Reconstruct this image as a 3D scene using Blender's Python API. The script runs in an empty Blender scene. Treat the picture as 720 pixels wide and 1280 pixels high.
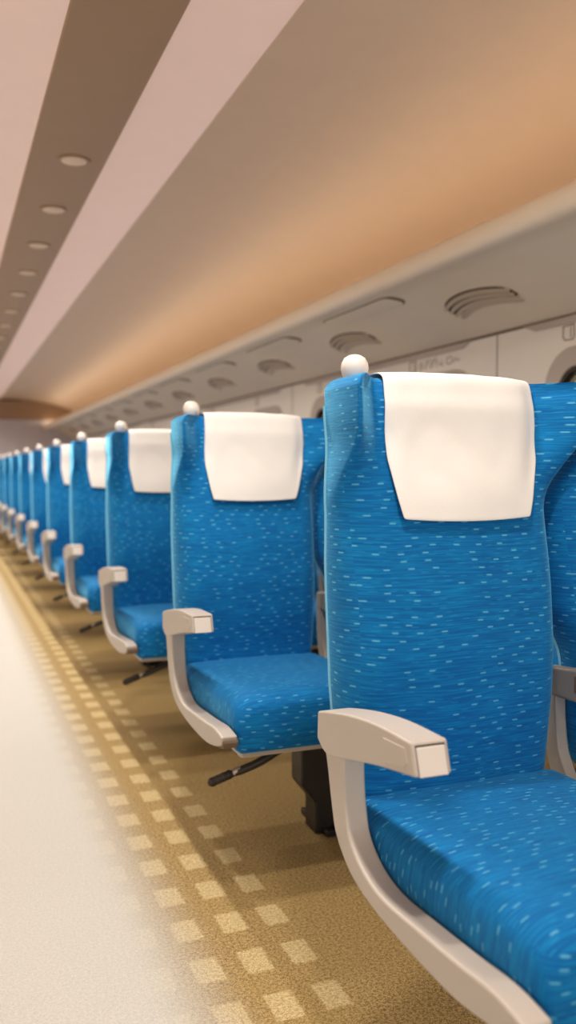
import bpy, bmesh, math, random
from mathutils import Vector, Matrix, noise
random.seed(7)
S = bpy.context.scene
COL = S.collection
PITCH = 1.08
NROW = 12
CX = .43            # centre line of the car
XR, XL = 2.0, -1.14 # side walls
Y0, Y1 = -1.48, 14.72
ZC = 2.06

def lin(r, g, b):
    f = lambda c: (c/255/12.92 if c/255 <= .04045 else ((c/255+.055)/1.055)**2.4)
    return (f(r), f(g), f(b), 1)

# ------------------------------------------------------------------ materials
class NT:
    def __init__(s, name):
        s.m = bpy.data.materials.new(name); s.m.use_nodes = True
        s.t = s.m.node_tree; s.b = s.t.nodes['Principled BSDF']
    def n(s, typ, **kw):
        o = s.t.nodes.new(typ)
        for k, v in kw.items(): setattr(o, k, v)
        return o
    def l(s, a, b): s.t.links.new(a, b)
    def math(s, op, a, b=None, c=None, clamp=False):
        o = s.n('ShaderNodeMath', operation=op); o.use_clamp = clamp
        for i, v in enumerate((a, b, c)):
            if v is None: continue
            if isinstance(v, (int, float)): o.inputs[i].default_value = v
            else: s.l(v, o.inputs[i])
        return o.outputs[0]
    def mix(s, fac, a, b):
        o = s.n('ShaderNodeMix', data_type='RGBA')
        for sock, v in ((o.inputs[0], fac), (o.inputs[6], a), (o.inputs[7], b)):
            if isinstance(v, (int, float)): sock.default_value = v
            elif isinstance(v, tuple): sock.default_value = v
            else: s.l(v, sock)
        return o.outputs[2]
    def smooth(s, v, a, b):
        o = s.n('ShaderNodeMapRange', interpolation_type='SMOOTHSTEP')
        o.inputs[1].default_value = a; o.inputs[2].default_value = b
        s.l(v, o.inputs[0]); return o.outputs[0]
    def xyz(s):
        tc = s.n('ShaderNodeTexCoord'); sp = s.n('ShaderNodeSeparateXYZ')
        s.l(tc.outputs['Object'], sp.inputs[0]); return tc.outputs['Object'], sp.outputs[0], sp.outputs[1], sp.outputs[2]
    def bump(s, h, st, dist=.002):
        o = s.n('ShaderNodeBump'); o.inputs['Strength'].default_value = st; o.inputs['Distance'].default_value = dist
        s.l(h, o.inputs['Height']); s.l(o.outputs[0], s.b.inputs['Normal'])
    def noise(s, scale, vec=None, detail=2):
        o = s.n('ShaderNodeTexNoise'); o.inputs['Scale'].default_value = scale; o.inputs['Detail'].default_value = detail
        if vec is not None: s.l(vec, o.inputs['Vector'])
        return o.outputs[0]

def plain(name, col, rough=.5, metal=0, var=.04, bump=0, bscale=200, emit=0, spec=.5):
    k = NT(name); co, x, y, z = k.xyz()
    n = k.noise(9, co, 3)
    c2 = tuple(c*(1-var*2) for c in col[:3]) + (1,)
    k.l(k.mix(n, col, c2), k.b.inputs['Base Color'])
    k.b.inputs['Roughness'].default_value = rough; k.b.inputs['Metallic'].default_value = metal
    k.b.inputs['Specular IOR Level'].default_value = spec
    if bump: k.bump(k.noise(bscale, co, 2), bump)
    if emit:
        k.b.inputs['Emission Color'].default_value = col; k.b.inputs['Emission Strength'].default_value = emit
    return k.m

def fabric(name, mode):
    k = NT(name); co, x, y, z = k.xyz()
    ge = k.n('ShaderNodeNewGeometry'); sn = k.n('ShaderNodeSeparateXYZ'); k.l(ge.outputs['Normal'], sn.inputs[0])
    topm = k.math('GREATER_THAN', k.math('ABSOLUTE', sn.outputs[2]), .62)
    side = k.math('GREATER_THAN', k.math('ABSOLUTE', sn.outputs[0]), .80)
    def sel(a, b): return k.math('ADD', k.math('MULTIPLY', side, b), k.math('MULTIPLY', k.math('SUBTRACT', 1, side), a))
    if mode == 'back':
        u = sel(x, y); v = z
    else:
        u = sel(x, z); v = sel(k.math('ADD', k.math('MULTIPLY', topm, y), k.math('MULTIPLY', k.math('SUBTRACT', topm, 1), z)), y)
    # slow bending of the weave rows
    wob = k.math('MULTIPLY', k.math('SUBTRACT', k.noise(6, co, 1), .5), .012)
    v = k.math('ADD', v, wob)
    cv = k.n('ShaderNodeCombineXYZ')
    k.l(k.math('MULTIPLY', u, 14), cv.inputs[0]); k.l(k.math('MULTIPLY', v, 330), cv.inputs[1])
    streak = k.noise(1, cv.outputs[0], 2)
    cv2 = k.n('ShaderNodeCombineXYZ')
    k.l(k.math('MULTIPLY', u, 42), cv2.inputs[0]); k.l(k.math('MULTIPLY', v, 700), cv2.inputs[1])
    streak2 = k.noise(1, cv2.outputs[0], 1)
    def dashes(rowh, sp, ln, th, keep, seed):
        r = k.math('DIVIDE', v, rowh); row = k.math('FLOOR', r); fr = k.math('FRACT', r)
        wn = k.n('ShaderNodeTexWhiteNoise', noise_dimensions='1D'); k.l(k.math('ADD', row, seed), wn.inputs['W'])
        q = k.math('ADD', k.math('DIVIDE', u, sp), wn.outputs['Value'])
        cell = k.math('FLOOR', q); fq = k.math('FRACT', q)
        c2 = k.n('ShaderNodeCombineXYZ'); k.l(cell, c2.inputs[0]); k.l(row, c2.inputs[1]); c2.inputs[2].default_value = seed
        w2 = k.n('ShaderNodeTexWhiteNoise', noise_dimensions='3D'); k.l(c2.outputs[0], w2.inputs['Vector'])
        on = k.math('LESS_THAN', w2.outputs['Value'], keep)
        du = k.math('ABSOLUTE', k.math('SUBTRACT', fq, .5)); dv = k.math('ABSOLUTE', k.math('SUBTRACT', fr, .5))
        a = k.math('SUBTRACT', 1, k.smooth(du, ln*.22, ln*.5)); b = k.math('SUBTRACT', 1, k.smooth(dv, th*.15, th*.65))
        return k.math('MULTIPLY', k.math('MULTIPLY', a, b), on)
    d1 = dashes(.0125, .043, .34, .26, .60, 3.0)
    d2 = dashes(.0070, .031, .55, .30, .45, 11.0)
    base = k.mix(k.smooth(streak, .35, .68), lin(0, 94, 160), lin(0, 122, 184))
    base = k.mix(k.math('MULTIPLY', k.smooth(streak2, .45, .75), .35), base, lin(0, 88, 160))
    base = k.mix(k.math('MULTIPLY', d2, .32), base, lin(40, 160, 212))
    base = k.mix(k.math('MULTIPLY', d1, .55), base, lin(110, 200, 230))
    k.l(base, k.b.inputs['Base Color'])
    k.b.inputs['Roughness'].default_value = .85
    k.b.inputs['Specular IOR Level'].default_value = .25
    k.b.inputs['Sheen Weight'].default_value = .9 if mode == 'back' else .45
    k.b.inputs['Sheen Roughness'].default_value = .35
    k.b.inputs['Sheen Tint'].default_value = lin(120, 205, 240)
    k.bump(k.math('ADD', streak2, d1), .25, .0012)
    return k.m

M = {}
M['back'] = fabric('blue_back_fabric', 'back')
M['cush'] = fabric('blue_cushion_fabric', 'cushion')
M['frame'] = plain('warm_grey_plastic', lin(194, 183, 172), .38, bump=.05, bscale=900)
M['cap'] = plain('pale_plastic_cap', lin(226, 216, 206), .35)
M['dark'] = plain('black_plastic', lin(38, 32, 30), .45)
M['steel'] = plain('dark_steel', lin(70, 62, 55), .35, .7)
M['bright'] = plain('worn_steel', lin(190, 180, 170), .3, .9)
M['midarm'] = plain('grey_plastic', lin(150, 142, 134), .45)
M['cover'] = plain('white_cloth', lin(232, 228, 223), .9, var=.01, bump=.25, bscale=700, spec=.2)
M['wall'] = plain('cream_wall_panel', lin(250, 242, 232), .45, var=.02)
M['rack'] = plain('warm_rack_panel', lin(240, 222, 198), .45, var=.03)
M['ceil'] = plain('ceiling_panel', lin(204, 180, 160), .5, var=.04)
M['band'] = plain('tan_ceiling_band', lin(158, 128, 100), .5, var=.05)
M['slat'] = plain('vent_slat', lin(205, 185, 162), .45)
M['slot'] = plain('vent_slot', lin(70, 52, 38), .7)
M['seam'] = plain('seam_shadow_gap', lin(120, 98, 80), .7)
M['frame_w'] = plain('window_frame_grey', lin(196, 184, 174), .45)
M['gasket'] = plain('rubber_gasket', lin(60, 50, 40), .6)
M['ink'] = plain('print_brown', lin(120, 96, 82), .6)
M['header'] = plain('brown_header', lin(158, 126, 100), .5)
M['endp'] = plain('lavender_end_panel', lin(222, 214, 224), .5)
M['doorm'] = plain('pale_door', lin(214, 208, 206), .45)
M['darkglass'] = plain('dark_door_glass', lin(96, 84, 92), .15)
M['tube'] = plain('lit_diffuser', lin(212, 184, 174), .5, emit=.2)
M['cove'] = plain('cove_tube', lin(255, 234, 200), .5, emit=2.3)
M['lamp'] = plain('downlight_glass', lin(206, 180, 158), .4, emit=.05)
k = NT('window_glass'); k.b.inputs['Transmission Weight'].default_value = 1; k.b.inputs['Roughness'].default_value = .02
k.b.inputs['IOR'].default_value = 1.1; k.b.inputs['Base Color'].default_value = (.95, .97, .95, 1); M['glass'] = k.m
k = NT('blind_cloth'); k.b.inputs['Base Color'].default_value = lin(232, 220, 190); k.b.inputs['Roughness'].default_value = .9
M['blind'] = k.m

def carpet():
    k = NT('aisle_carpet'); co, x, y, z = k.xyz()
    fine = k.noise(430, co, 2); mid = k.noise(160, co, 2); broad = k.noise(3, co, 2)
    sp = k.smooth(k.math('ADD', k.math('MULTIPLY', fine, .6), k.math('MULTIPLY', mid, .4)), .40, .60)
    base = k.mix(sp, lin(118, 94, 52), lin(196, 166, 110))
    base = k.mix(k.math('MULTIPLY', k.smooth(broad, .35, .7), .25), base, lin(168, 140, 84))
    jit = k.math('MULTIPLY', k.math('SUBTRACT', k.noise(90, co, 2), .5), .012)
    xx = k.math('ADD', x, jit); yy = k.math('ADD', y, jit)
    fy = k.math('ABSOLUTE', k.math('SUBTRACT', k.math('FRACT', k.math('DIVIDE', k.math('SUBTRACT', yy, 1.435-.078), .1565)), .5))
    my = k.math('SUBTRACT', 1, k.smooth(fy, .235, .285))
    tot = None
    for cx, hw in ((.641, .025), (.549, .026), (.452, .027), (.357, .027)):
        d = k.math('ABSOLUTE', k.math('SUBTRACT', xx, cx))
        m = k.math('SUBTRACT', 1, k.smooth(d, hw-.003, hw+.004))
        tot = m if tot is None else k.math('MAXIMUM', tot, m)
    sq = k.math('MULTIPLY', tot, my)
    sqc = k.mix(sp, lin(196, 172, 118), lin(240, 222, 176))
    base = k.mix(k.math('MULTIPLY', sq, .52), base, sqc)
    run = k.math('SUBTRACT', 1, k.smooth(x, .31, .52))
    rc = k.mix(sp, lin(194, 190, 182), lin(210, 206, 198))
    base = k.mix(run, base, rc)
    k.l(base, k.b.inputs['Base Color'])
    r = k.math('MULTIPLY_ADD', run, -.35, .85)
    k.l(r, k.b.inputs['Roughness']); k.b.inputs['Specular IOR Level'].default_value = .3
    k.bump(fine, .35, .003)
    return k.m
M['carpet'] = carpet()

# ------------------------------------------------------------------ mesh helpers
def link(name, bm, m, parent=None, smooth=True, bevel=0, seg=2, sub=0, solid=0, ang=40):
    bmesh.ops.recalc_face_normals(bm, faces=bm.faces[:])
    me = bpy.data.meshes.new(name); bm.to_mesh(me); bm.free()
    o = bpy.data.objects.new(name, me); COL.objects.link(o)
    me.materials.append(M[m] if isinstance(m, str) else m)
    if smooth:
        me.polygons.foreach_set('use_smooth', [True]*len(me.polygons))
        try: me.set_sharp_from_angle(angle=math.radians(ang))
        except Exception: pass
    if parent: o.parent = parent
    if solid:
        q = o.modifiers.new('t', 'SOLIDIFY'); q.thickness = solid; q.offset = 1
    if bevel:
        q = o.modifiers.new('b', 'BEVEL'); q.width = bevel; q.segments = seg; q.limit_method = 'ANGLE'; q.angle_limit = math.radians(35)
        q.harden_normals = True
    if sub:
        q = o.modifiers.new('s', 'SUBSURF'); q.levels = sub; q.render_levels = sub
    return o

def box(bm, a, b):
    x0, y0, z0 = a; x1, y1, z1 = b
    v = [bm.verts.new(p) for p in ((x0,y0,z0),(x1,y0,z0),(x1,y1,z0),(x0,y1,z0),(x0,y0,z1),(x1,y0,z1),(x1,y1,z1),(x0,y1,z1))]
    for f in ((0,3,2,1),(4,5,6,7),(0,1,5,4),(1,2,6,5),(2,3,7,6),(3,0,4,7)): bm.faces.new([v[i] for i in f])

def prism(bm, pts, axis, a, b):
    """closed polygon pts extruded along axis from a to b. axis 'x': pts=(y,z); 'y': pts=(x,z)"""
    mk = (lambda p, t: (t, p[0], p[1])) if axis == 'x' else (lambda p, t: (p[0], t, p[1]))
    A = [bm.verts.new(mk(p, a)) for p in pts]; B = [bm.verts.new(mk(p, b)) for p in pts]
    n = len(pts)
    for i in range(n): bm.faces.new((A[i], A[(i+1) % n], B[(i+1) % n], B[i]))
    bm.faces.new(A[::-1]); bm.faces.new(B)

def loft(bm, rings, cap=True, closed=True):
    R = [[bm.verts.new(p) for p in r] for r in rings]
    n = len(R[0])
    for a, b in zip(R, R[1:]):
        for i in range(n if closed else n-1):
            j = (i+1) % n; bm.faces.new((a[i], a[j], b[j], b[i]))
    if cap: bm.faces.new(R[0][::-1]); bm.faces.new(R[-1])
    return R

def tube(bm, pts, rad, n=12):
    pts = [Vector(p) for p in pts]; rings = []
    for i, p in enumerate(pts):
        d = (pts[min(i+1, len(pts)-1)] - pts[max(i-1, 0)]).normalized()
        up = Vector((0, 0, 1)) if abs(d.z) < .9 else Vector((1, 0, 0))
        s = d.cross(up).normalized(); t = s.cross(d)
        r = rad[i] if isinstance(rad, (list, tuple)) else rad
        rings.append([p + (s*math.cos(a) + t*math.sin(a))*r for a in [2*math.pi*j/n for j in range(n)]])
    loft(bm, rings)

def lathe(bm, prof, c, n=24):
    loft(bm, [[(c[0]+r*math.cos(2*math.pi*j/n), c[1]+r*math.sin(2*math.pi*j/n), c[2]+z) for j in range(n)] for r, z in prof])

def empty(name, loc, label=None, cat=None, group=None, kind=None):
    o = bpy.data.objects.new(name, None); o.empty_display_size = .1; COL.objects.link(o); o.location = loc
    tag(o, label, cat, group, kind); return o
def tag(o, label=None, cat=None, group=None, kind=None):
    if label: o['label'] = label
    if cat: o['category'] = cat
    if group: o['group'] = group
    if kind: o['kind'] = kind
    return o
def dup(root, loc, label=None, group=None):
    r = root.copy(); COL.objects.link(r); r.location = loc
    if label: r['label'] = label
    if group: r['group'] = group
    for ch in list(root.children):
        c = ch.copy(); COL.objects.link(c); c.parent = r
        for g in list(ch.children):
            d = g.copy(); COL.objects.link(d); d.parent = c
    return r

def ss(v, a, b):
    t = min(1, max(0, (v-a)/(b-a))); return t*t*(3-2*t)
def interp(x, P):
    if x <= P[0][0]: return P[0][1]
    for (a, p), (b, q) in zip(P, P[1:]):
        if x <= b: return p+(q-p)*(x-a)/(b-a)
    return P[-1][1]

# ------------------------------------------------------------------ the seat (local: x from seat centre, y from 1.05, z from floor)
OX, OY = .81, 1.05
ZB, ZT = .40, 1.108
def front_c(z):    # centre line of the back's front face
    return interp(z, [(.40, .215), (.46, .212), (.55, .196), (.65, .190), (.75, .200), (.88, .228), (1.0, .245), (1.06, .252), (1.12, .272)])
def rear(z): return interp(z, [(.40, .285), (.75, .318), (1.12, .335)])
INNER = False      # inner seats have a fuller lower back that closes the gap to their neighbour
def hw(z): return (.019*(1-ss(z, .88, 1.0))*ss(z, .60, .72) if INNER else 0)+interp(z, [(.40, .194), (.46, .200), (.60, .206), (.80, .207), (.88, .205), (.93, .207), (.98, .213), (1.03, .221), (1.12, .223)])
def cxz(z): return (-.024*(1-ss(z, .88, 1.0))*ss(z, .60, .72)-.010*ss(z, .88, 1.0) if INNER else 0)-.008+.017*ss(z, .90, 1.03)
def front_y(x, z):
    h = hw(z); t = min(1, abs(x)/h); w = ss(z, .88, 1.04)
    y = front_c(z)
    y -= .012*(1-ss(t, 0, .9))*(1-w)           # gentle crown low down
    e = max(0, (t-.70)/.30)
    y += (1-w)*(rear(z)-.028-front_c(z))*(1-math.sqrt(max(0, 1-e*e)))
    # head section: shallow groove, then the forward wing
    y += w*(.016*ss(t, .52, .74))
    y -= w*(front_c(z)+.016-.180)*max(0, (t-.68)/.32)**1.15
    ee = max(0, (t-.955)/.045); y += w*.014*(1-math.sqrt(max(0, 1-ee*ee)))
    return y
def back_ring(z, inset=0):
    h = hw(z); N = 44; P = []
    for i in range(N+1):
        a = -math.pi/2 + math.pi*i/N
        x = h*math.sin(a*1.0) if True else 0
        P.append([x, front_y(x, z)])
    r = rear(z)
    P += [[h, r-.014], [h-.004, r-.004], [h-.014, r], [0, r], [-h+.014, r], [-h+.004, r-.004], [-h, r-.014]]
    if inset:
        cy = (front_c(z)+r)/2
        Q = []
        for x, y in P:
            sx = (h-inset)/h
            my = r-inset if y > cy else None
            if y > cy: y = max(cy, y-inset)
            else: y = min(cy, y+inset)
            Q.append([x*sx, y])
        P = Q
    return [(x, y, z) for x, y in P]
def make_back(parent):
    bm = bmesh.new(); rings = []
    for i, (dz, ins) in enumerate(((0, .022), (.006, .010), (.016, .003))): rings.append([(x, y, ZB+dz) for x, y, z in back_ring(ZB+.02, ins)])
    z = ZB+.025
    while z < ZT-.022:
        rings.append(back_ring(z)); z += .0165
    for dz, ins in ((.020, 0), (.014, .0015), (.008, .005), (.003, .010), (.0, .018)):
        rings.append([(x, y, ZT-dz+.003*math.cos(x*14)) for x, y, q in back_ring(ZT-.02, ins)])
    rings = [[(x+cxz(z), y, z) for x, y, z in r_] for r_ in rings]
    loft(bm, rings)
    o = link('backrest', bm, 'back', parent, ang=60)
    # piping down both side seams
    for s in (-1, 1):
        bm = bmesh.new()
        tube(bm, [(s*(hw(z)+.0005)+cxz(z), rear(z)-.012, z) for z in [.44+.02*i for i in range(32)]], .0028, 8)
        link('piping', bm, M['pipe'], o)
    return o
M['pipe'] = plain('pale_blue_piping', lin(120, 190, 220), .7)

def superbox(bm, x0, x1, y0, y1, zf, N=20, Mz=None):
    pass

def make_cushion(parent, w=.430):
    """rounded cushion, crowned, drooping at the front and rolled at the sides"""
    bm = bmesh.new(); h = w/2
    yf, yr = -.285, .222
    # cross sections in x-z for stations along y
    def section(y):
        t = (y-yf)/(yr-yf)
        top = interp(t, [(0, .420), (.01, .431), (.03, .440), (.06, .447), (.14, .450), (.35, .446), (.7, .436), (1, .432)])
        bot = interp(t, [(0, .326), (.02, .320), (.08, .318), (1, .325)])
        hh = h-interp(t, [(0, .014), (.012, .006), (.03, .002), (.08, 0), (1, 0)])
        P = []
        for i in range(25):
            u = -1+2*i/24; x = hh*math.sin(u*math.pi/2)
            q = abs(x)/hh; e = max(0, (q-.80)/.20)
            z = top - .010*q*q - min(.030, (top-bot)*.3)*(1-math.sqrt(max(0, 1-e*e)))
            P.append((x, y, z))
        P += [(hh+.003, y, (top+bot)/2), (hh-.002, y, bot+.012), (hh-.012, y, bot), (0, y, bot), (-hh+.012, y, bot), (-hh+.002, y, bot+.012), (-hh-.003, y, (top+bot)/2)]
        return P
    ys = [yf, yf+.005, yf+.014, yf+.028, yf+.045]+[yf+.045+(yr-yf-.045)*i/22 for i in range(1, 23)]
    loft(bm, [section(y) for y in ys])
    return link('seat_cushion', bm, 'cush', parent, ang=75)

def frame_side(bm, x0, x1, P):
    prism(bm, [(y-OY, z) for y, z in P], 'x', x0-OX, x1-OX)

def arc(pts, n=6):
    """Catmull-Rom resample"""
    out = []; m = len(pts)
    for i in range(m-1):
        p0, p1, p2, p3 = pts[max(i-1, 0)], pts[i], pts[i+1], pts[min(i+2, m-1)]
        for j in range(n):
            t = j/n
            out.append(tuple(.5*((2*b)+(-a+c)*t+(2*a-5*b+4*c-d)*t*t+(-a+3*b-3*c+d)*t**3) for a, b, c, d in zip(p0, p1, p2, p3)))
    out.append(pts[-1]); return out

def ribbon(bm, outer, inner, x0, x1):
    """solid between two curves of equal count in the y-z plane"""
    rings = [[(x0-OX, a[0]-OY, a[1]), (x1-OX, a[0]-OY, a[1]), (x1-OX, b[0]-OY, b[1]), (x0-OX, b[0]-OY, b[1])] for a, b in zip(outer, inner)]
    loft(bm, rings)

def make_armrest(parent):
    top = arc([(1.288, .568), (1.25, .577), (1.17, .592), (1.08, .602), (.985, .604)])
    bot = arc([(1.290, .524), (1.25, .508), (1.17, .524), (1.08, .544), (.972, .562)])
    bm = bmesh.new()
    ribbon(bm, top, bot, .550, .604)
    a = link('armrest', bm, 'frame', parent, bevel=.006, seg=3)
    # front cap: dark seam plate and pale cover
    def facep(dy, x, t):   # point on the sloped end face
        return (x-OX, (.985-.013*t)-OY-dy, .604-.042*t)
    bm = bmesh.new()
    loft(bm, [[facep(d, .5555, .10), facep(d, .5985, .10), facep(d, .5985, .95), facep(d, .5555, .95)] for d in (-.006, .0010)])
    g = link('cap_seam', bm, 'dark', a)
    bm = bmesh.new()
    loft(bm, [[facep(d, .5560, .155), facep(d, .5975, .155), facep(d, .5975, 1.0), facep(d, .5560, 1.0)] for d in (-.006, .0030)])
    link('end_cap', bm, 'cap', a, bevel=.0012)
    # long recessed panel outline on the aisle side
    bm = bmesh.new()
    P = [(1.06, .590), (1.0, .593), (.992, .575), (1.0, .566), (1.055, .556)]
    frame_side(bm, .5488, .5520, P)
    link('side_panel', bm, 'frame', a, bevel=.001)
    return a

def make_side_frame(parent):
    outer = arc([(1.272, .530), (1.256, .486), (1.240, .430), (1.222, .390), (1.170, .352), (1.090, .333), (.980, .325), (.880, .325), (.800, .337), (.752, .352)])
    inner = arc([(1.196, .530), (1.195, .486), (1.188, .440), (1.172, .402), (1.128, .374), (1.068, .362), (.975, .366), (.880, .372), (.805, .378), (.745, .372)])
    bm = bmesh.new(); ribbon(bm, outer, inner, .553, .590)
    f = link('side_frame', bm, 'frame', parent, bevel=.008, seg=3)
    bm = bmesh.new()
    frame_side(bm, .556, .592, [(.775, .340), (.750, .345), (.744, .358), (.750, .366), (.775, .362)])
    link('frame_tip', bm, 'seam', f, bevel=.003)
    return f

def make_under(parent, pedal):
    bm = bmesh.new()
    box(bm, (-.200, -.265, .306), (.200, .20, .322))
    link('seat_pan', bm, 'frame', parent, bevel=.006)
    # pedestal with chamfered lower front
    bm = bmesh.new()
    P = [(.042, .315), (.042, .135), (.082, .085), (.082, 0), (.18, 0), (.18, .315)]
    prism(bm, P, 'y', -.03, .045)
    p = link('pedestal', bm, 'dark', parent, bevel=.006)
    bm = bmesh.new(); box(bm, (.10, -.06, 0), (.195, .12, .018)); link('foot_plate', bm, 'steel', p, bevel=.004)
    bm = bmesh.new()
    tube(bm, [(-.19, -.19, .303), (.19, -.19, .303)], .011); tube(bm, [(-.19, .12, .303), (.19, .12, .303)], .011)
    box(bm, (-.06, -.20, .288), (-.03, .14, .312)); box(bm, (.09, -.20, .288), (.12, .14, .312))
    link('under_frame', bm, 'steel', parent, bevel=.002)
    if pedal:
        bm = bmesh.new()
        tube(bm, arc([(-.02, -.16, .300), (-.06, -.165, .288), (-.125, -.16, .255), (-.195, -.135, .224)]), [.011]*8+[.010]*8+[.008]*3, 10)
        q = link('foot_pedal', bm, 'dark', parent)
        bm = bmesh.new()
        v = Vector((-.075, .028, -.036)).normalized()
        c = Vector((-.205, -.131, .220))
        tube(bm, [c-v*.030, c-v*.024, c+v*.028, c+v*.034], [.006, .011, .011, .006], 8)
        link('pedal_grip', bm, 'dark', q)
        bm = bmesh.new()
        tube(bm, [c-v*.052, c-v*.032], .0095, 10)
        link('pedal_sleeve', bm, 'bright', q)
        bm = bmesh.new()
        for i in range(4):
            p_ = c-v*.020+v*.014*i
            tube(bm, [p_-v*.0012, p_+v*.0012], .0122, 8)
        link('grip_rib', bm, 'steel', q)

def make_handle(parent):
    bm = bmesh.new(); c = (-.150, .335, 1.045)
    lathe(bm, [(.020, 0), (.020, .055), (.0165, .062), (.0185, .066), (.0225, .073), (.0240, .082), (.0228, .091), (.0180, .0995), (.010, .1045), (.003, .106)], c)
    return link('grab_handle', bm, 'cap', parent, ang=80)

def make_aisle_seat():
    t = empty('train_seat', (OX, OY, 0), 'x', 'seat', 'train seats')
    make_back(t); make_cushion(t); make_armrest(t); make_side_frame(t); make_under(t, True); make_handle(t)
    return t
def make_inner_seat():
    global INNER
    t = empty('train_seat', (OX+.468, OY, 0), 'x', 'seat', 'train seats')
    INNER = True; make_back(t); INNER = False; make_cushion(t)
    # centre armrest on the seat's left, hinged between the backs
    bm = bmesh.new()
    xo = OX-.234
    P = [(1.345, .592), (1.25, .602), (1.14, .604), (1.125, .585), (1.14, .556), (1.25, .542), (1.345, .540)]
    prism(bm, [(y-OY, z) for y, z in P], 'x', xo-.013-OX, xo+.013-OX)
    a = link('armrest', bm, 'midarm', t, bevel=.006, seg=3)
    bm = bmesh.new()
    P = [(1.26, .590), (1.15, .592), (1.14, .574), (1.16, .560), (1.26, .560)]
    prism(bm, [(y-OY, z) for y, z in P], 'x', xo-.0145-OX, xo-.012-OX)
    link('side_panel', bm, 'seam', a, bevel=.002)
    bm = bmesh.new(); ribbon(bm, arc([(1.350, .590), (1.345, .48), (1.325, .40), (1.26, .34), (1.10, .315)]), arc([(1.315, .590), (1.31, .49), (1.295, .43), (1.24, .375), (1.10, .335)]), xo-.012, xo+.012)
    link('armrest_stem', bm, 'midarm', t, bevel=.004)
    make_under(t, False)
    return t

def make_cover():
    """white cloth over the headrest: front drop, over the top, short rear drop"""
    root_loc = (OX, OY+.26, .86)
    NX = 30
    path = []
    zb = .868
    for i in range(27): path.append(('f', zb+(ZT-.018-zb)*i/26))
    for i in range(1, 8): path.append(('t', i/8))
    for i in range(13): path.append(('r', ZT-.015-.16*i/12))
    bm = bmesh.new(); rows = []
    for kind, s in path:
        row = []
        for i in range(NX+1):
            u = -1+2*i/NX
            if kind == 'f': z = s; w = interp(z, [(zb, .122), (.90, .131), (.97, .146), (1.03, .149), (1.11, .147)])
            else: w = .147
            x = interp(z if kind == 'f' else 1.1, [(zb, .000), (1.03, .014), (1.1, .016)])+u*w; xb = x-(cxz(s) if kind == 'f' else .009)
            sag = .005*(u*u)*(1-ss(s if kind == 'f' else 9, zb, zb+.05)) if kind == 'f' else 0
            wr = noise.noise(Vector((x*14, (s if kind == 'f' else 1.2)*11, 2.3)))*.0035
            if kind == 'f':
                fl = .009*(1-ss(z, zb, 1.0))          # hangs a little free at the bottom
                p = (x, front_y(xb, min(z, ZT-.02))-.0045-fl-abs(wr), z+sag)
            elif kind == 't':
                a = s*math.pi; yf = front_y(xb, ZT-.02)-.004; yr = rear(ZT)+.004
                p = (x, (yf+yr)/2-(yr-yf)/2*math.cos(a), ZT-.016+.0235*math.sin(a)**.55+.003*math.cos(x*14)+abs(wr)*.6)
            else:
                p = (x, rear(s)+.005, s)
            row.append(p)
        rows.append(row)
    V = [[bm.verts.new((x, y-.26, z-.86)) for x, y, z in r] for r in rows]
    for a, b in zip(V, V[1:]):
        for i in range(NX): bm.faces.new((a[i], a[i+1], b[i+1], b[i]))
    o = link('headrest_cover', bm, 'cover', None, solid=.0018, sub=1, ang=180)
    # keep cloth outside the backrest
    o.location = root_loc
    tag(o, 'x', 'headrest cover', 'white headrest covers')
    return o

ORD = ['nearest', 'second', 'third', 'fourth', 'fifth', 'sixth', 'seventh', 'eighth', 'ninth', 'tenth', 'eleventh', 'twelfth']
def seat_label(kind, n):
    if kind == 'aisle':
        if n == 0: return 'large blue fabric aisle seat in the foreground with pale armrest, nearest the camera'
        return 'blue fabric aisle seat, %s from the camera along the aisle' % ORD[n] if n < 11 else 'blue fabric aisle seat furthest away, in front of the end wall'
    if kind == 'middle':
        if n == 0: return 'blue middle seat partly seen right of the nearest aisle seat'
        return 'blue middle seat beside the %s aisle seat from the camera' % ORD[n]
    return 'blue window seat against the wall in the %s row from the camera' % ORD[n]
def cover_label(kind, n):
    return {'aisle': 'white cloth cover over the head of the %s aisle seat from the camera',
            'middle': 'white cloth cover over the head of the %s middle seat from the camera',
            'window': 'white cloth cover over the head of the %s window seat from the camera'}[kind] % ORD[n]

A = make_aisle_seat(); B = make_inner_seat(); Cv = make_cover()
for n in range(NROW):
    for j, kind in enumerate(('aisle', 'middle', 'window')):
        src = A if j == 0 else B
        loc = (OX+.468*j, OY+PITCH*n, 0)
        if (j == 0 and n == 0) or (j == 1 and n == 0): o = src; o.location = loc; o['label'] = seat_label(kind, n)
        else: o = dup(src, loc, seat_label(kind, n))
        o['group'] = {'aisle': 'blue seats along the aisle', 'middle': 'blue middle seats', 'window': 'blue window seats'}[kind]
        cl = (loc[0], loc[1]+.26, .86)
        if n == 0 and j == 0: c = Cv; c.location = cl; c['label'] = cover_label(kind, n)
        else: c = dup(Cv, cl, cover_label(kind, n))
        c['group'] = 'white covers on the %s seats' % kind

# ------------------------------------------------------------------ room shell
def struct(o): o['kind'] = 'structure'; return o
bm = bmesh.new(); box(bm, (XL-.06, Y0, -.08), (XR+.06, Y1+.1, 0)); struct(link('floor', bm, 'carpet', smooth=False))

def mirror(P): return [(2*CX-x, z) for x, z in P]
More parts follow.
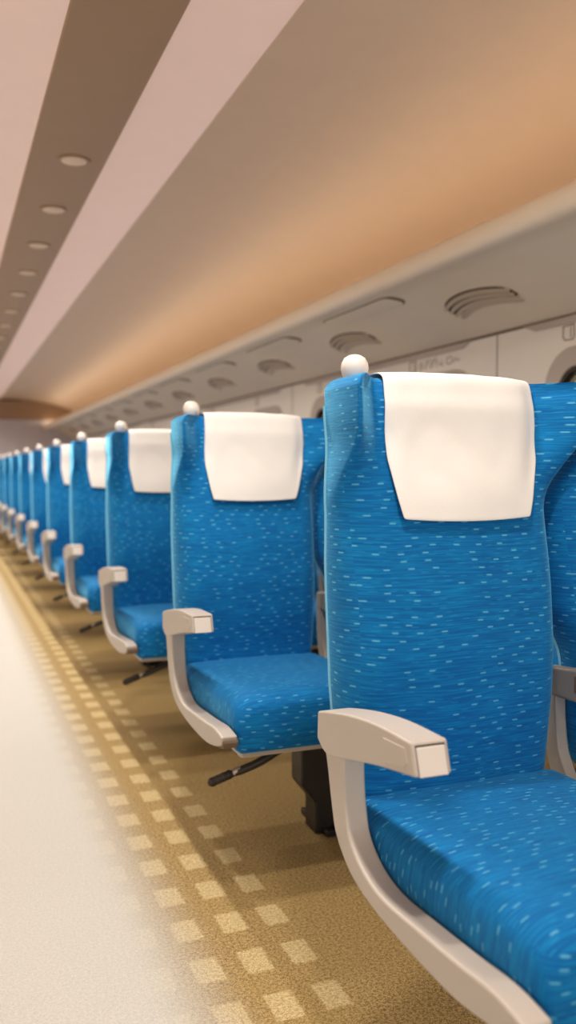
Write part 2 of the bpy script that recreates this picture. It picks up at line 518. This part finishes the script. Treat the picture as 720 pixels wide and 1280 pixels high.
# ceiling panels (thick shells running down the car)
def shell_profile(P, t=.03):
    return P+[(x, z+t) for x, z in P[::-1]]
sideP = [(.825, 2.078), (1.0, 2.080), (1.2, 2.068), (1.4, 2.046), (1.6, 2.012), (1.75, 1.972), (1.87, 1.925), (1.95, 1.87), (2.0, 1.80)]
sp = [(p[0], p[1]) for p in arc(sideP, 4)]
bm = bmesh.new()
prism(bm, shell_profile(sp), 'y', Y0, Y1)
prism(bm, shell_profile(mirror(sp)), 'y', Y0, Y1)
struct(link('ceiling', bm, 'ceil', ang=50))
bm = bmesh.new(); prism(bm, [(.300, 2.060), (.560, 2.060), (.575, 2.10), (.285, 2.10)], 'y', Y0, Y1)
struct(link('ceiling_band', bm, 'band', smooth=False)).name = 'ceiling_centre'
for s in (1, -1):
    P = [(.555, 2.066), (.62, 2.082), (.76, 2.092), (.832, 2.080), (.832, 2.11), (.555, 2.11)]
    if s < 0: P = mirror(P)
    bm = bmesh.new(); prism(bm, P, 'y', Y0, Y1)
    o = link('light_strip', bm, 'tube', ang=60)
    tag(o, 'long glowing ceiling light strip right of the dark ceiling band' if s > 0 else 'long pale ceiling light strip left of the dark ceiling band', 'ceiling light')
# downlights in the band
root = None
for i in range(-4, 17):
    if i == -1: continue  # spotlights nearer than this gap are added out of view to light the front rows
    y = 3.27+.635*i
    if root is None:
        root = empty('ceiling_spotlight', (.45, y, 2.06), 'x', 'ceiling light', 'round spotlights in the dark ceiling band')
        bm = bmesh.new(); lathe(bm, [(.050, -.004), (.050, .002), (.058, .002), (.058, -.005)], (0, 0, 0)); link('rim', bm, 'band', root)
        bm = bmesh.new(); lathe(bm, [(.050, .001), (.050, -.003), (.036, -.008), (.004, -.010)], (0, 0, 0)); link('lens', bm, 'lamp', root)
        r = root
    else: r = dup(root, (.45, y, 2.06))
    idx = i+4 if i < -1 else i+3
    w = 'added out of view to light the nearest rows' if i < 0 else ['first','second','third','fourth','fifth','sixth','seventh','eighth','ninth','tenth','eleventh','twelfth','thirteenth','fourteenth','fifteenth','sixteenth','seventeenth','eighteenth','nineteenth','twentieth'][i]
    r['label'] = 'small round spotlight in the tan ceiling band, %s' % (w if i < 0 else w+' from the camera towards the end wall')

# luggage racks
rackP = arc([(1.502, 1.690), (1.482, 1.672), (1.478, 1.645), (1.490, 1.620), (1.515, 1.613), (1.58, 1.624), (1.65, 1.625), (1.75, 1.603), (1.84, 1.568), (1.93, 1.527), (2.0, 1.486)], 4)
rackF = rackP+[(2.0, 1.64), (1.70, 1.665), (1.54, 1.675)]
def under_pt(t):   # x -> z on the underside, with slope
    P = [(x, z) for x, z in rackP if x > 1.515]
    z = interp(t, P); z2 = interp(t+.02, P); z1 = interp(t-.02, P)
    return z, math.atan2(z2-z1, .04)
for s in (1, -1):
    bm = bmesh.new(); prism(bm, rackF if s > 0 else mirror(rackF), 'y', Y0, Y1)
    o = link('luggage_rack', bm, 'rack', ang=50)
    tag(o, 'long overhead luggage rack above the blue seats, with round air vents underneath' if s > 0 else 'long overhead luggage rack on the opposite side of the aisle', 'luggage rack')
    x = 1.60 if s > 0 else 2*CX-1.60
    bm = bmesh.new(); box(bm, (x-.03, Y0, 1.681), (x+.03, Y1, 1.700))
    o = link('cove_light', bm, 'cove'); tag(o, 'warm strip lamp lying on the luggage rack above the blue seats' if s > 0 else 'warm strip lamp lying on the opposite luggage rack', 'strip lamp')

# vents and cover panels under the right rack
def place_under(root, x, y):
    z, sl = under_pt(x); root.location = (x, y, z-.002); root.rotation_euler = (0, -sl, 0)
def vent_root(y):
    r = empty('air_vent', (1.84, y, 1.57), 'x', 'air vent', 'air vents under the luggage rack')
    # local x runs up/down the slope (negative = towards the aisle), y along the car, z = normal
    W = .205
    def crescent(x0, x1, bow, z0, z1, hwid, bm, n=22):
        rings = []
        for i in range(n+1):
            u = -1+2*i/n; y_ = u*hwid; c = -bow*(1-u*u)
            tp = max(.45, math.sqrt(max(0, 1-u**14)))
            m = (x0+x1)/2; h = (x1-x0)/2*tp
            rings.append([(m-h+c, y_, z1), (m+h+c, y_, z1), (m+h+c, y_, z0), (m-h+c, y_, z0)])
        loft(bm, rings)
    bm = bmesh.new(); crescent(-.042, .034, .046, -.002, .004, W, bm); link('vent_recess', bm, 'slot', r, ang=60)
    for q in range(3):
        bm = bmesh.new(); x0 = -.034+.0245*q
        crescent(x0, x0+.0165, .046-.002*q, -.010, .002, W-.003*q, bm); link('louvre', bm, 'slat', r, ang=60)
    bm = bmesh.new(); crescent(.034, .062, .040, -.005, .002, W-.012, bm); link('vent_dome', bm, 'slat', r, ang=60)
    return r
def panel_root(y):
    r = empty('cover_panel', (1.65, y, 1.6), 'x', 'ceiling panel', 'flat cover panels under the luggage rack')
    def rr(bm, hx, hy, rad, z0, z1):
        P = []
        for cx, cy, a0 in ((hx-rad, hy-rad, 0), (-hx+rad, hy-rad, 90), (-hx+rad, -hy+rad, 180), (hx-rad, -hy+rad, 270)):
            for j in range(7):
                a = math.radians(a0+15*j); P.append((cx+rad*math.cos(a), cy+rad*math.sin(a)))
        loft(bm, [[(x, y_, z) for x, y_ in P] for z in (z0, z1)])
    bm = bmesh.new(); rr(bm, .054, .312, .04, -.006, .004); link('seam', bm, 'seam', r)
    bm = bmesh.new(); rr(bm, .048, .306, .036, -.0095, .003); link('panel', bm, 'rack', r, bevel=.001)
    return r
V0 = P0 = None
ORD2 = ORD+['thirteenth', 'fourteenth', 'fifteenth', 'sixteenth']
for i in range(-1, 11):
    y = 2.79+1.08*i
    if V0 is None: V0 = vent_root(y); v = V0
    else: v = dup(V0, (0, 0, 0))
    place_under(v, 1.84, y); v['label'] = 'curved three-slat air vent under the luggage rack, %s from the right edge' % (ORD2[i] if i >= 1 else 'first') if i >= 0 else 'curved air vent under the luggage rack outside the right edge'
    if i < 0: continue
    y = 3.40+1.08*i
    if P0 is None: P0 = panel_root(y); v = P0
    else: v = dup(P0, (0, 0, 0))
    place_under(v, 1.65, y); v['label'] = 'long flat rounded panel under the luggage rack, %s from the right edge' % (ORD2[i] if i >= 1 else 'first') if i >= 0 else 'flat rounded panel under the luggage rack outside the right edge'

# side walls with rounded window openings
WZ0, WZ1, WH, WR = .78, 1.375, .315, .15
def rrect(cy, h, z0, z1, rad, n=8):
    P = []
    for sy, z, a0 in ((1, z1, 0), (-1, z1, 90), (-1, z0, 180), (1, z0, 270)):
        c = (cy+sy*(h-rad), z-rad if z == z1 else z+rad)
        for j in range(n+1):
            a = math.radians(a0+90*j/n); P.append((c[0]+rad*math.cos(a), c[1]+rad*math.sin(a)))
    return P
bays = [2.30+PITCH*i for i in range(-3, 12)]
def wall(name, x, sgn):
    bm = bmesh.new()
    for cy in bays:
        a, b = cy-PITCH/2, min(cy+PITCH/2, Y1)
        outer = [(a, 0), (b, 0), (b, 2.12), (a, 2.12)]
        edges = []
        for loop in (outer, rrect(cy, WH-.035, WZ0+.035, WZ1-.035, WR-.03)):
            vs = [bm.verts.new((x, p[0], p[1])) for p in loop]
            edges += [bm.edges.new((vs[i], vs[(i+1) % len(vs)])) for i in range(len(vs))]
        bmesh.ops.triangle_fill(bm, edges=edges, use_beauty=True)
    bmesh.ops.remove_doubles(bm, verts=bm.verts[:], dist=1e-4)
    o = link(name, bm, 'wall', smooth=False)
    for f in o.data.polygons: pass
    q = o.modifiers.new('t', 'SOLIDIFY'); q.thickness = .05; q.offset = 0
    o.location.x = .025*sgn
    return struct(o)
wall('wall_right', XR, 1); wall('wall_left', XL, -1)
W0 = {}
wn = 0
for side, x, s in (('right', XR, 1), ('left', XL, -1)):
    for bi, cy in enumerate(bays):
        wn += 1
        if side not in W0:
            r = empty('window_1', (x, cy, WZ0)); r['kind'] = 'structure'
            def ring(bm, o1, o2, xa, xb):
                loft(bm, [[(xa, p[0], p[1]-WZ0) for p in o1], [(xb, p[0], p[1]-WZ0) for p in o1], [(xb, p[0], p[1]-WZ0) for p in o2], [(xa, p[0], p[1]-WZ0) for p in o2], [(xa, p[0], p[1]-WZ0) for p in o1]], cap=False)
            bm = bmesh.new(); ring(bm, rrect(0, WH, WZ0, WZ1, WR), rrect(0, WH-.068, WZ0+.068, WZ1-.068, WR-.055), -.012*s, .004*s); link('window_frame', bm, 'frame_w', r, bevel=.004)
            bm = bmesh.new(); ring(bm, rrect(0, WH-.066, WZ0+.066, WZ1-.066, WR-.053), rrect(0, WH-.080, WZ0+.080, WZ1-.080, WR-.065), -.006*s, .02*s); link('gasket', bm, 'gasket', r)
            bm = bmesh.new(); P = rrect(0, WH-.072, WZ0+.072, WZ1-.072, WR-.06); loft(bm, [[(xx*s, p[0], p[1]-WZ0) for p in P] for xx in (.012, .016)]); link('pane', bm, 'glass', r)
            if s > 0:
                bm = bmesh.new(); box(bm, (.030, -.27, .05), (.034, .27, .55)); link('blind', bm, 'blind', r)
            W0[side] = r
        else:
            r = dup(W0[side], (x, cy, WZ0))
        r.name = 'window_%d' % wn

# wall joint line, recessed trims and vertical panel seams
bm = bmesh.new(); box(bm, (XR-.004, Y0, 1.478), (XR+.001, Y1, 1.488)); struct(link('trim_1', bm, 'seam', smooth=False))
tn = 1
for i in range(-2, 6):
    yj = 2.92+2.16*i
    tn += 1
    a, b = yj+.17, min(yj+2.16-.17, Y1-.02)
    bm = bmesh.new(); prism(bm, [(a, 1.480), (b, 1.480), (b-.07, 1.455), (a+.07, 1.455)], 'x', XR-.009, XR+.001)
    struct(link('trim_%d' % tn, bm, 'frame_w', smooth=False, bevel=.003))
    tn += 1
    bm = bmesh.new(); box(bm, (XR-.0015, yj-.002, .2), (XR+.001, yj+.002, 1.48)); struct(link('trim_%d' % tn, bm, 'seam', smooth=False))
bm = bmesh.new(); box(bm, (XR-.012, Y0, 0), (XR, Y1, .10)); struct(link('baseboard_right', bm, 'frame_w', bevel=.003))
bm = bmesh.new(); box(bm, (XL, Y0, 0), (XL+.012, Y1, .10)); struct(link('baseboard_left', bm, 'frame_w', bevel=.003))

# seat place pictograms on the wall: outlined box with an inner bar
def stroke(bm, pts, w=.003):
    """flat strokes on the wall; pts=(y,z) with +y running away from the camera"""
    for (a, b) in zip(pts, pts[1:]):
        d = Vector((b[0]-a[0], b[1]-a[1])); L = d.length
        if L < 1e-6: continue
        d /= L; n = Vector((-d.y, d.x))*w/2; e = d*w*.4
        q = [(a[0]-e.x+n.x, a[1]-e.y+n.y), (b[0]+e.x+n.x, b[1]+e.y+n.y), (b[0]+e.x-n.x, b[1]+e.y-n.y), (a[0]-e.x-n.x, a[1]-e.y-n.y)]
        prism(bm, q, 'x', -.0012, .0)
picto = None
for i in range(-1, 10):
    y = 2.50+1.08*i; loc = (XR-.0004, y, 1.425)
    if picto is None:
        picto = empty('seat_sign', loc, 'x', 'sign', 'seat pictograms on the wall')
        bm = bmesh.new()
        stroke(bm, [(.028, .024), (-.028, .026), (-.030, -.016), (-.022, -.024), (.018, -.024), (.028, -.012), (.028, .024)], .0036)
        stroke(bm, [(-.012, .018), (-.012, -.016)], .003)
        link('outline', bm, 'ink', picto, smooth=False); r = picto
    else: r = dup(picto, loc)
    r['label'] = 'small outlined seat pictogram on the cream wall, %s from the right edge' % (ORD[i] if i >= 1 else 'first') if i >= 0 else 'small outlined seat pictogram on the cream wall outside the right edge'
# the faint lettering beside the second pictogram, running towards the camera
bm = bmesh.new()
def L(dy, P, s=.040, w=.0026): stroke(bm, [(-(dy+px*s), pz*s) for px, pz in P], w)
L(.060, [(0, .1), (.1, .6), (.45, .75), (.7, .4), (.5, 0), (.1, .1)])
L(.105, [(.2, 0), (.5, .9)]); L(.125, [(.2, .5), (.4, 1)])
L(.150, [(.1, 0), (.4, .9)]); L(.168, [(.1, 0), (.4, .9)]); L(.185, [(.2, .55), (.5, 1.0)]); L(.200, [(.2, .0), (.45, .7)])
L(.235, [(.8, .0), (0, .15), (.6, .5)]); L(.285, [(.6, .8), (.1, .5), (.2, .05), (.8, 0), (1.2, .2), (1.1, .7), (.6, .8)])
L(.345, [(.0, .1), (.4, .5), (.8, .2), (1.2, .3)])
for v in bm.verts: v.co.z -= .02
o = link('wall_lettering', bm, 'ink', smooth=False); o.location = (XR-.0004, 3.58, 1.425)
tag(o, 'faint printed marks on the cream wall beside the second seat pictogram', 'lettering')

# ------------------------------------------------------------------ end wall
dx0, dx1 = CX-.36, CX+.36
bm = bmesh.new()
box(bm, (XL, Y1, 0), (dx0, Y1+.06, 1.80)); box(bm, (dx1, Y1, 0), (XR, Y1+.06, 1.80)); box(bm, (XL, Y1+.01, 1.80), (XR, Y1+.06, 2.13))
struct(link('wall_end', bm, 'endp', smooth=False))
bm = bmesh.new(); box(bm, (XL+.01, Y1-.30, 1.775), (XR-.01, Y1+.01, 2.06)); struct(link('trim_99', bm, 'header', bevel=.01))
r = empty('door_1', (CX, Y1+.03, 0)); r['kind'] = 'structure'
bm = bmesh.new(); box(bm, (-.36, -.01, 0), (.36, .02, 1.80)); link('door_leaf', bm, 'doorm', r, bevel=.004)
bm = bmesh.new(); box(bm, (-.20, -.016, .85), (.20, -.009, 1.60)); link('door_window', bm, 'darkglass', r, bevel=.003)
bm = bmesh.new(); box(bm, (.26, -.03, .85), (.285, -.009, 1.10)); link('door_handle', bm, 'bright', r, bevel=.004)

# ------------------------------------------------------------------ light
w = bpy.data.worlds.new('world'); S.world = w; w.use_nodes = True
bg = w.node_tree.nodes['Background']; bg.inputs[0].default_value = (1.0, .965, .92, 1); bg.inputs[1].default_value = 1.0
def area(name, loc, rot, sx, sy, e, col):
    d = bpy.data.lights.new(name, 'AREA'); d.shape = 'RECTANGLE'; d.size = sx; d.size_y = sy; d.energy = e; d.color = col
    o = bpy.data.objects.new(name, d); COL.objects.link(o); o.location = loc; o.rotation_euler = rot; return o
# the ceiling spotlights' light, the added unseen near ones included
for i in range(-4, 17):
    if i == -1: continue
    d = bpy.data.lights.new('spotlight_lamp', 'SPOT'); d.energy = 26; d.color = (1, .93, .84); d.spot_size = math.radians(150); d.spot_blend = .6; d.shadow_soft_size = .05
    o = bpy.data.objects.new('spotlight_lamp', d); COL.objects.link(o); o.location = (.45, 3.27+.635*i, 2.04)

# ------------------------------------------------------------------ camera
cd = bpy.data.cameras.new('camera'); cam = bpy.data.objects.new('camera', cd); COL.objects.link(cam); S.camera = cam
cam.location = (0, 0, .95)
cam.rotation_euler = (math.radians(90-2.6), 0, math.radians(-21.2))
cd.sensor_fit = 'VERTICAL'; cd.sensor_height = 36; cd.lens = 1107/1280*36
cd.clip_start = .05
cd.dof.use_dof = True; cd.dof.focus_distance = 1.6; cd.dof.aperture_fstop = cd.lens/1000/.012
S.view_settings.view_transform = 'Standard'; S.view_settings.look = 'None'; S.view_settings.gamma = 1
S.view_settings.use_curve_mapping = False
S.view_settings.exposure = .75
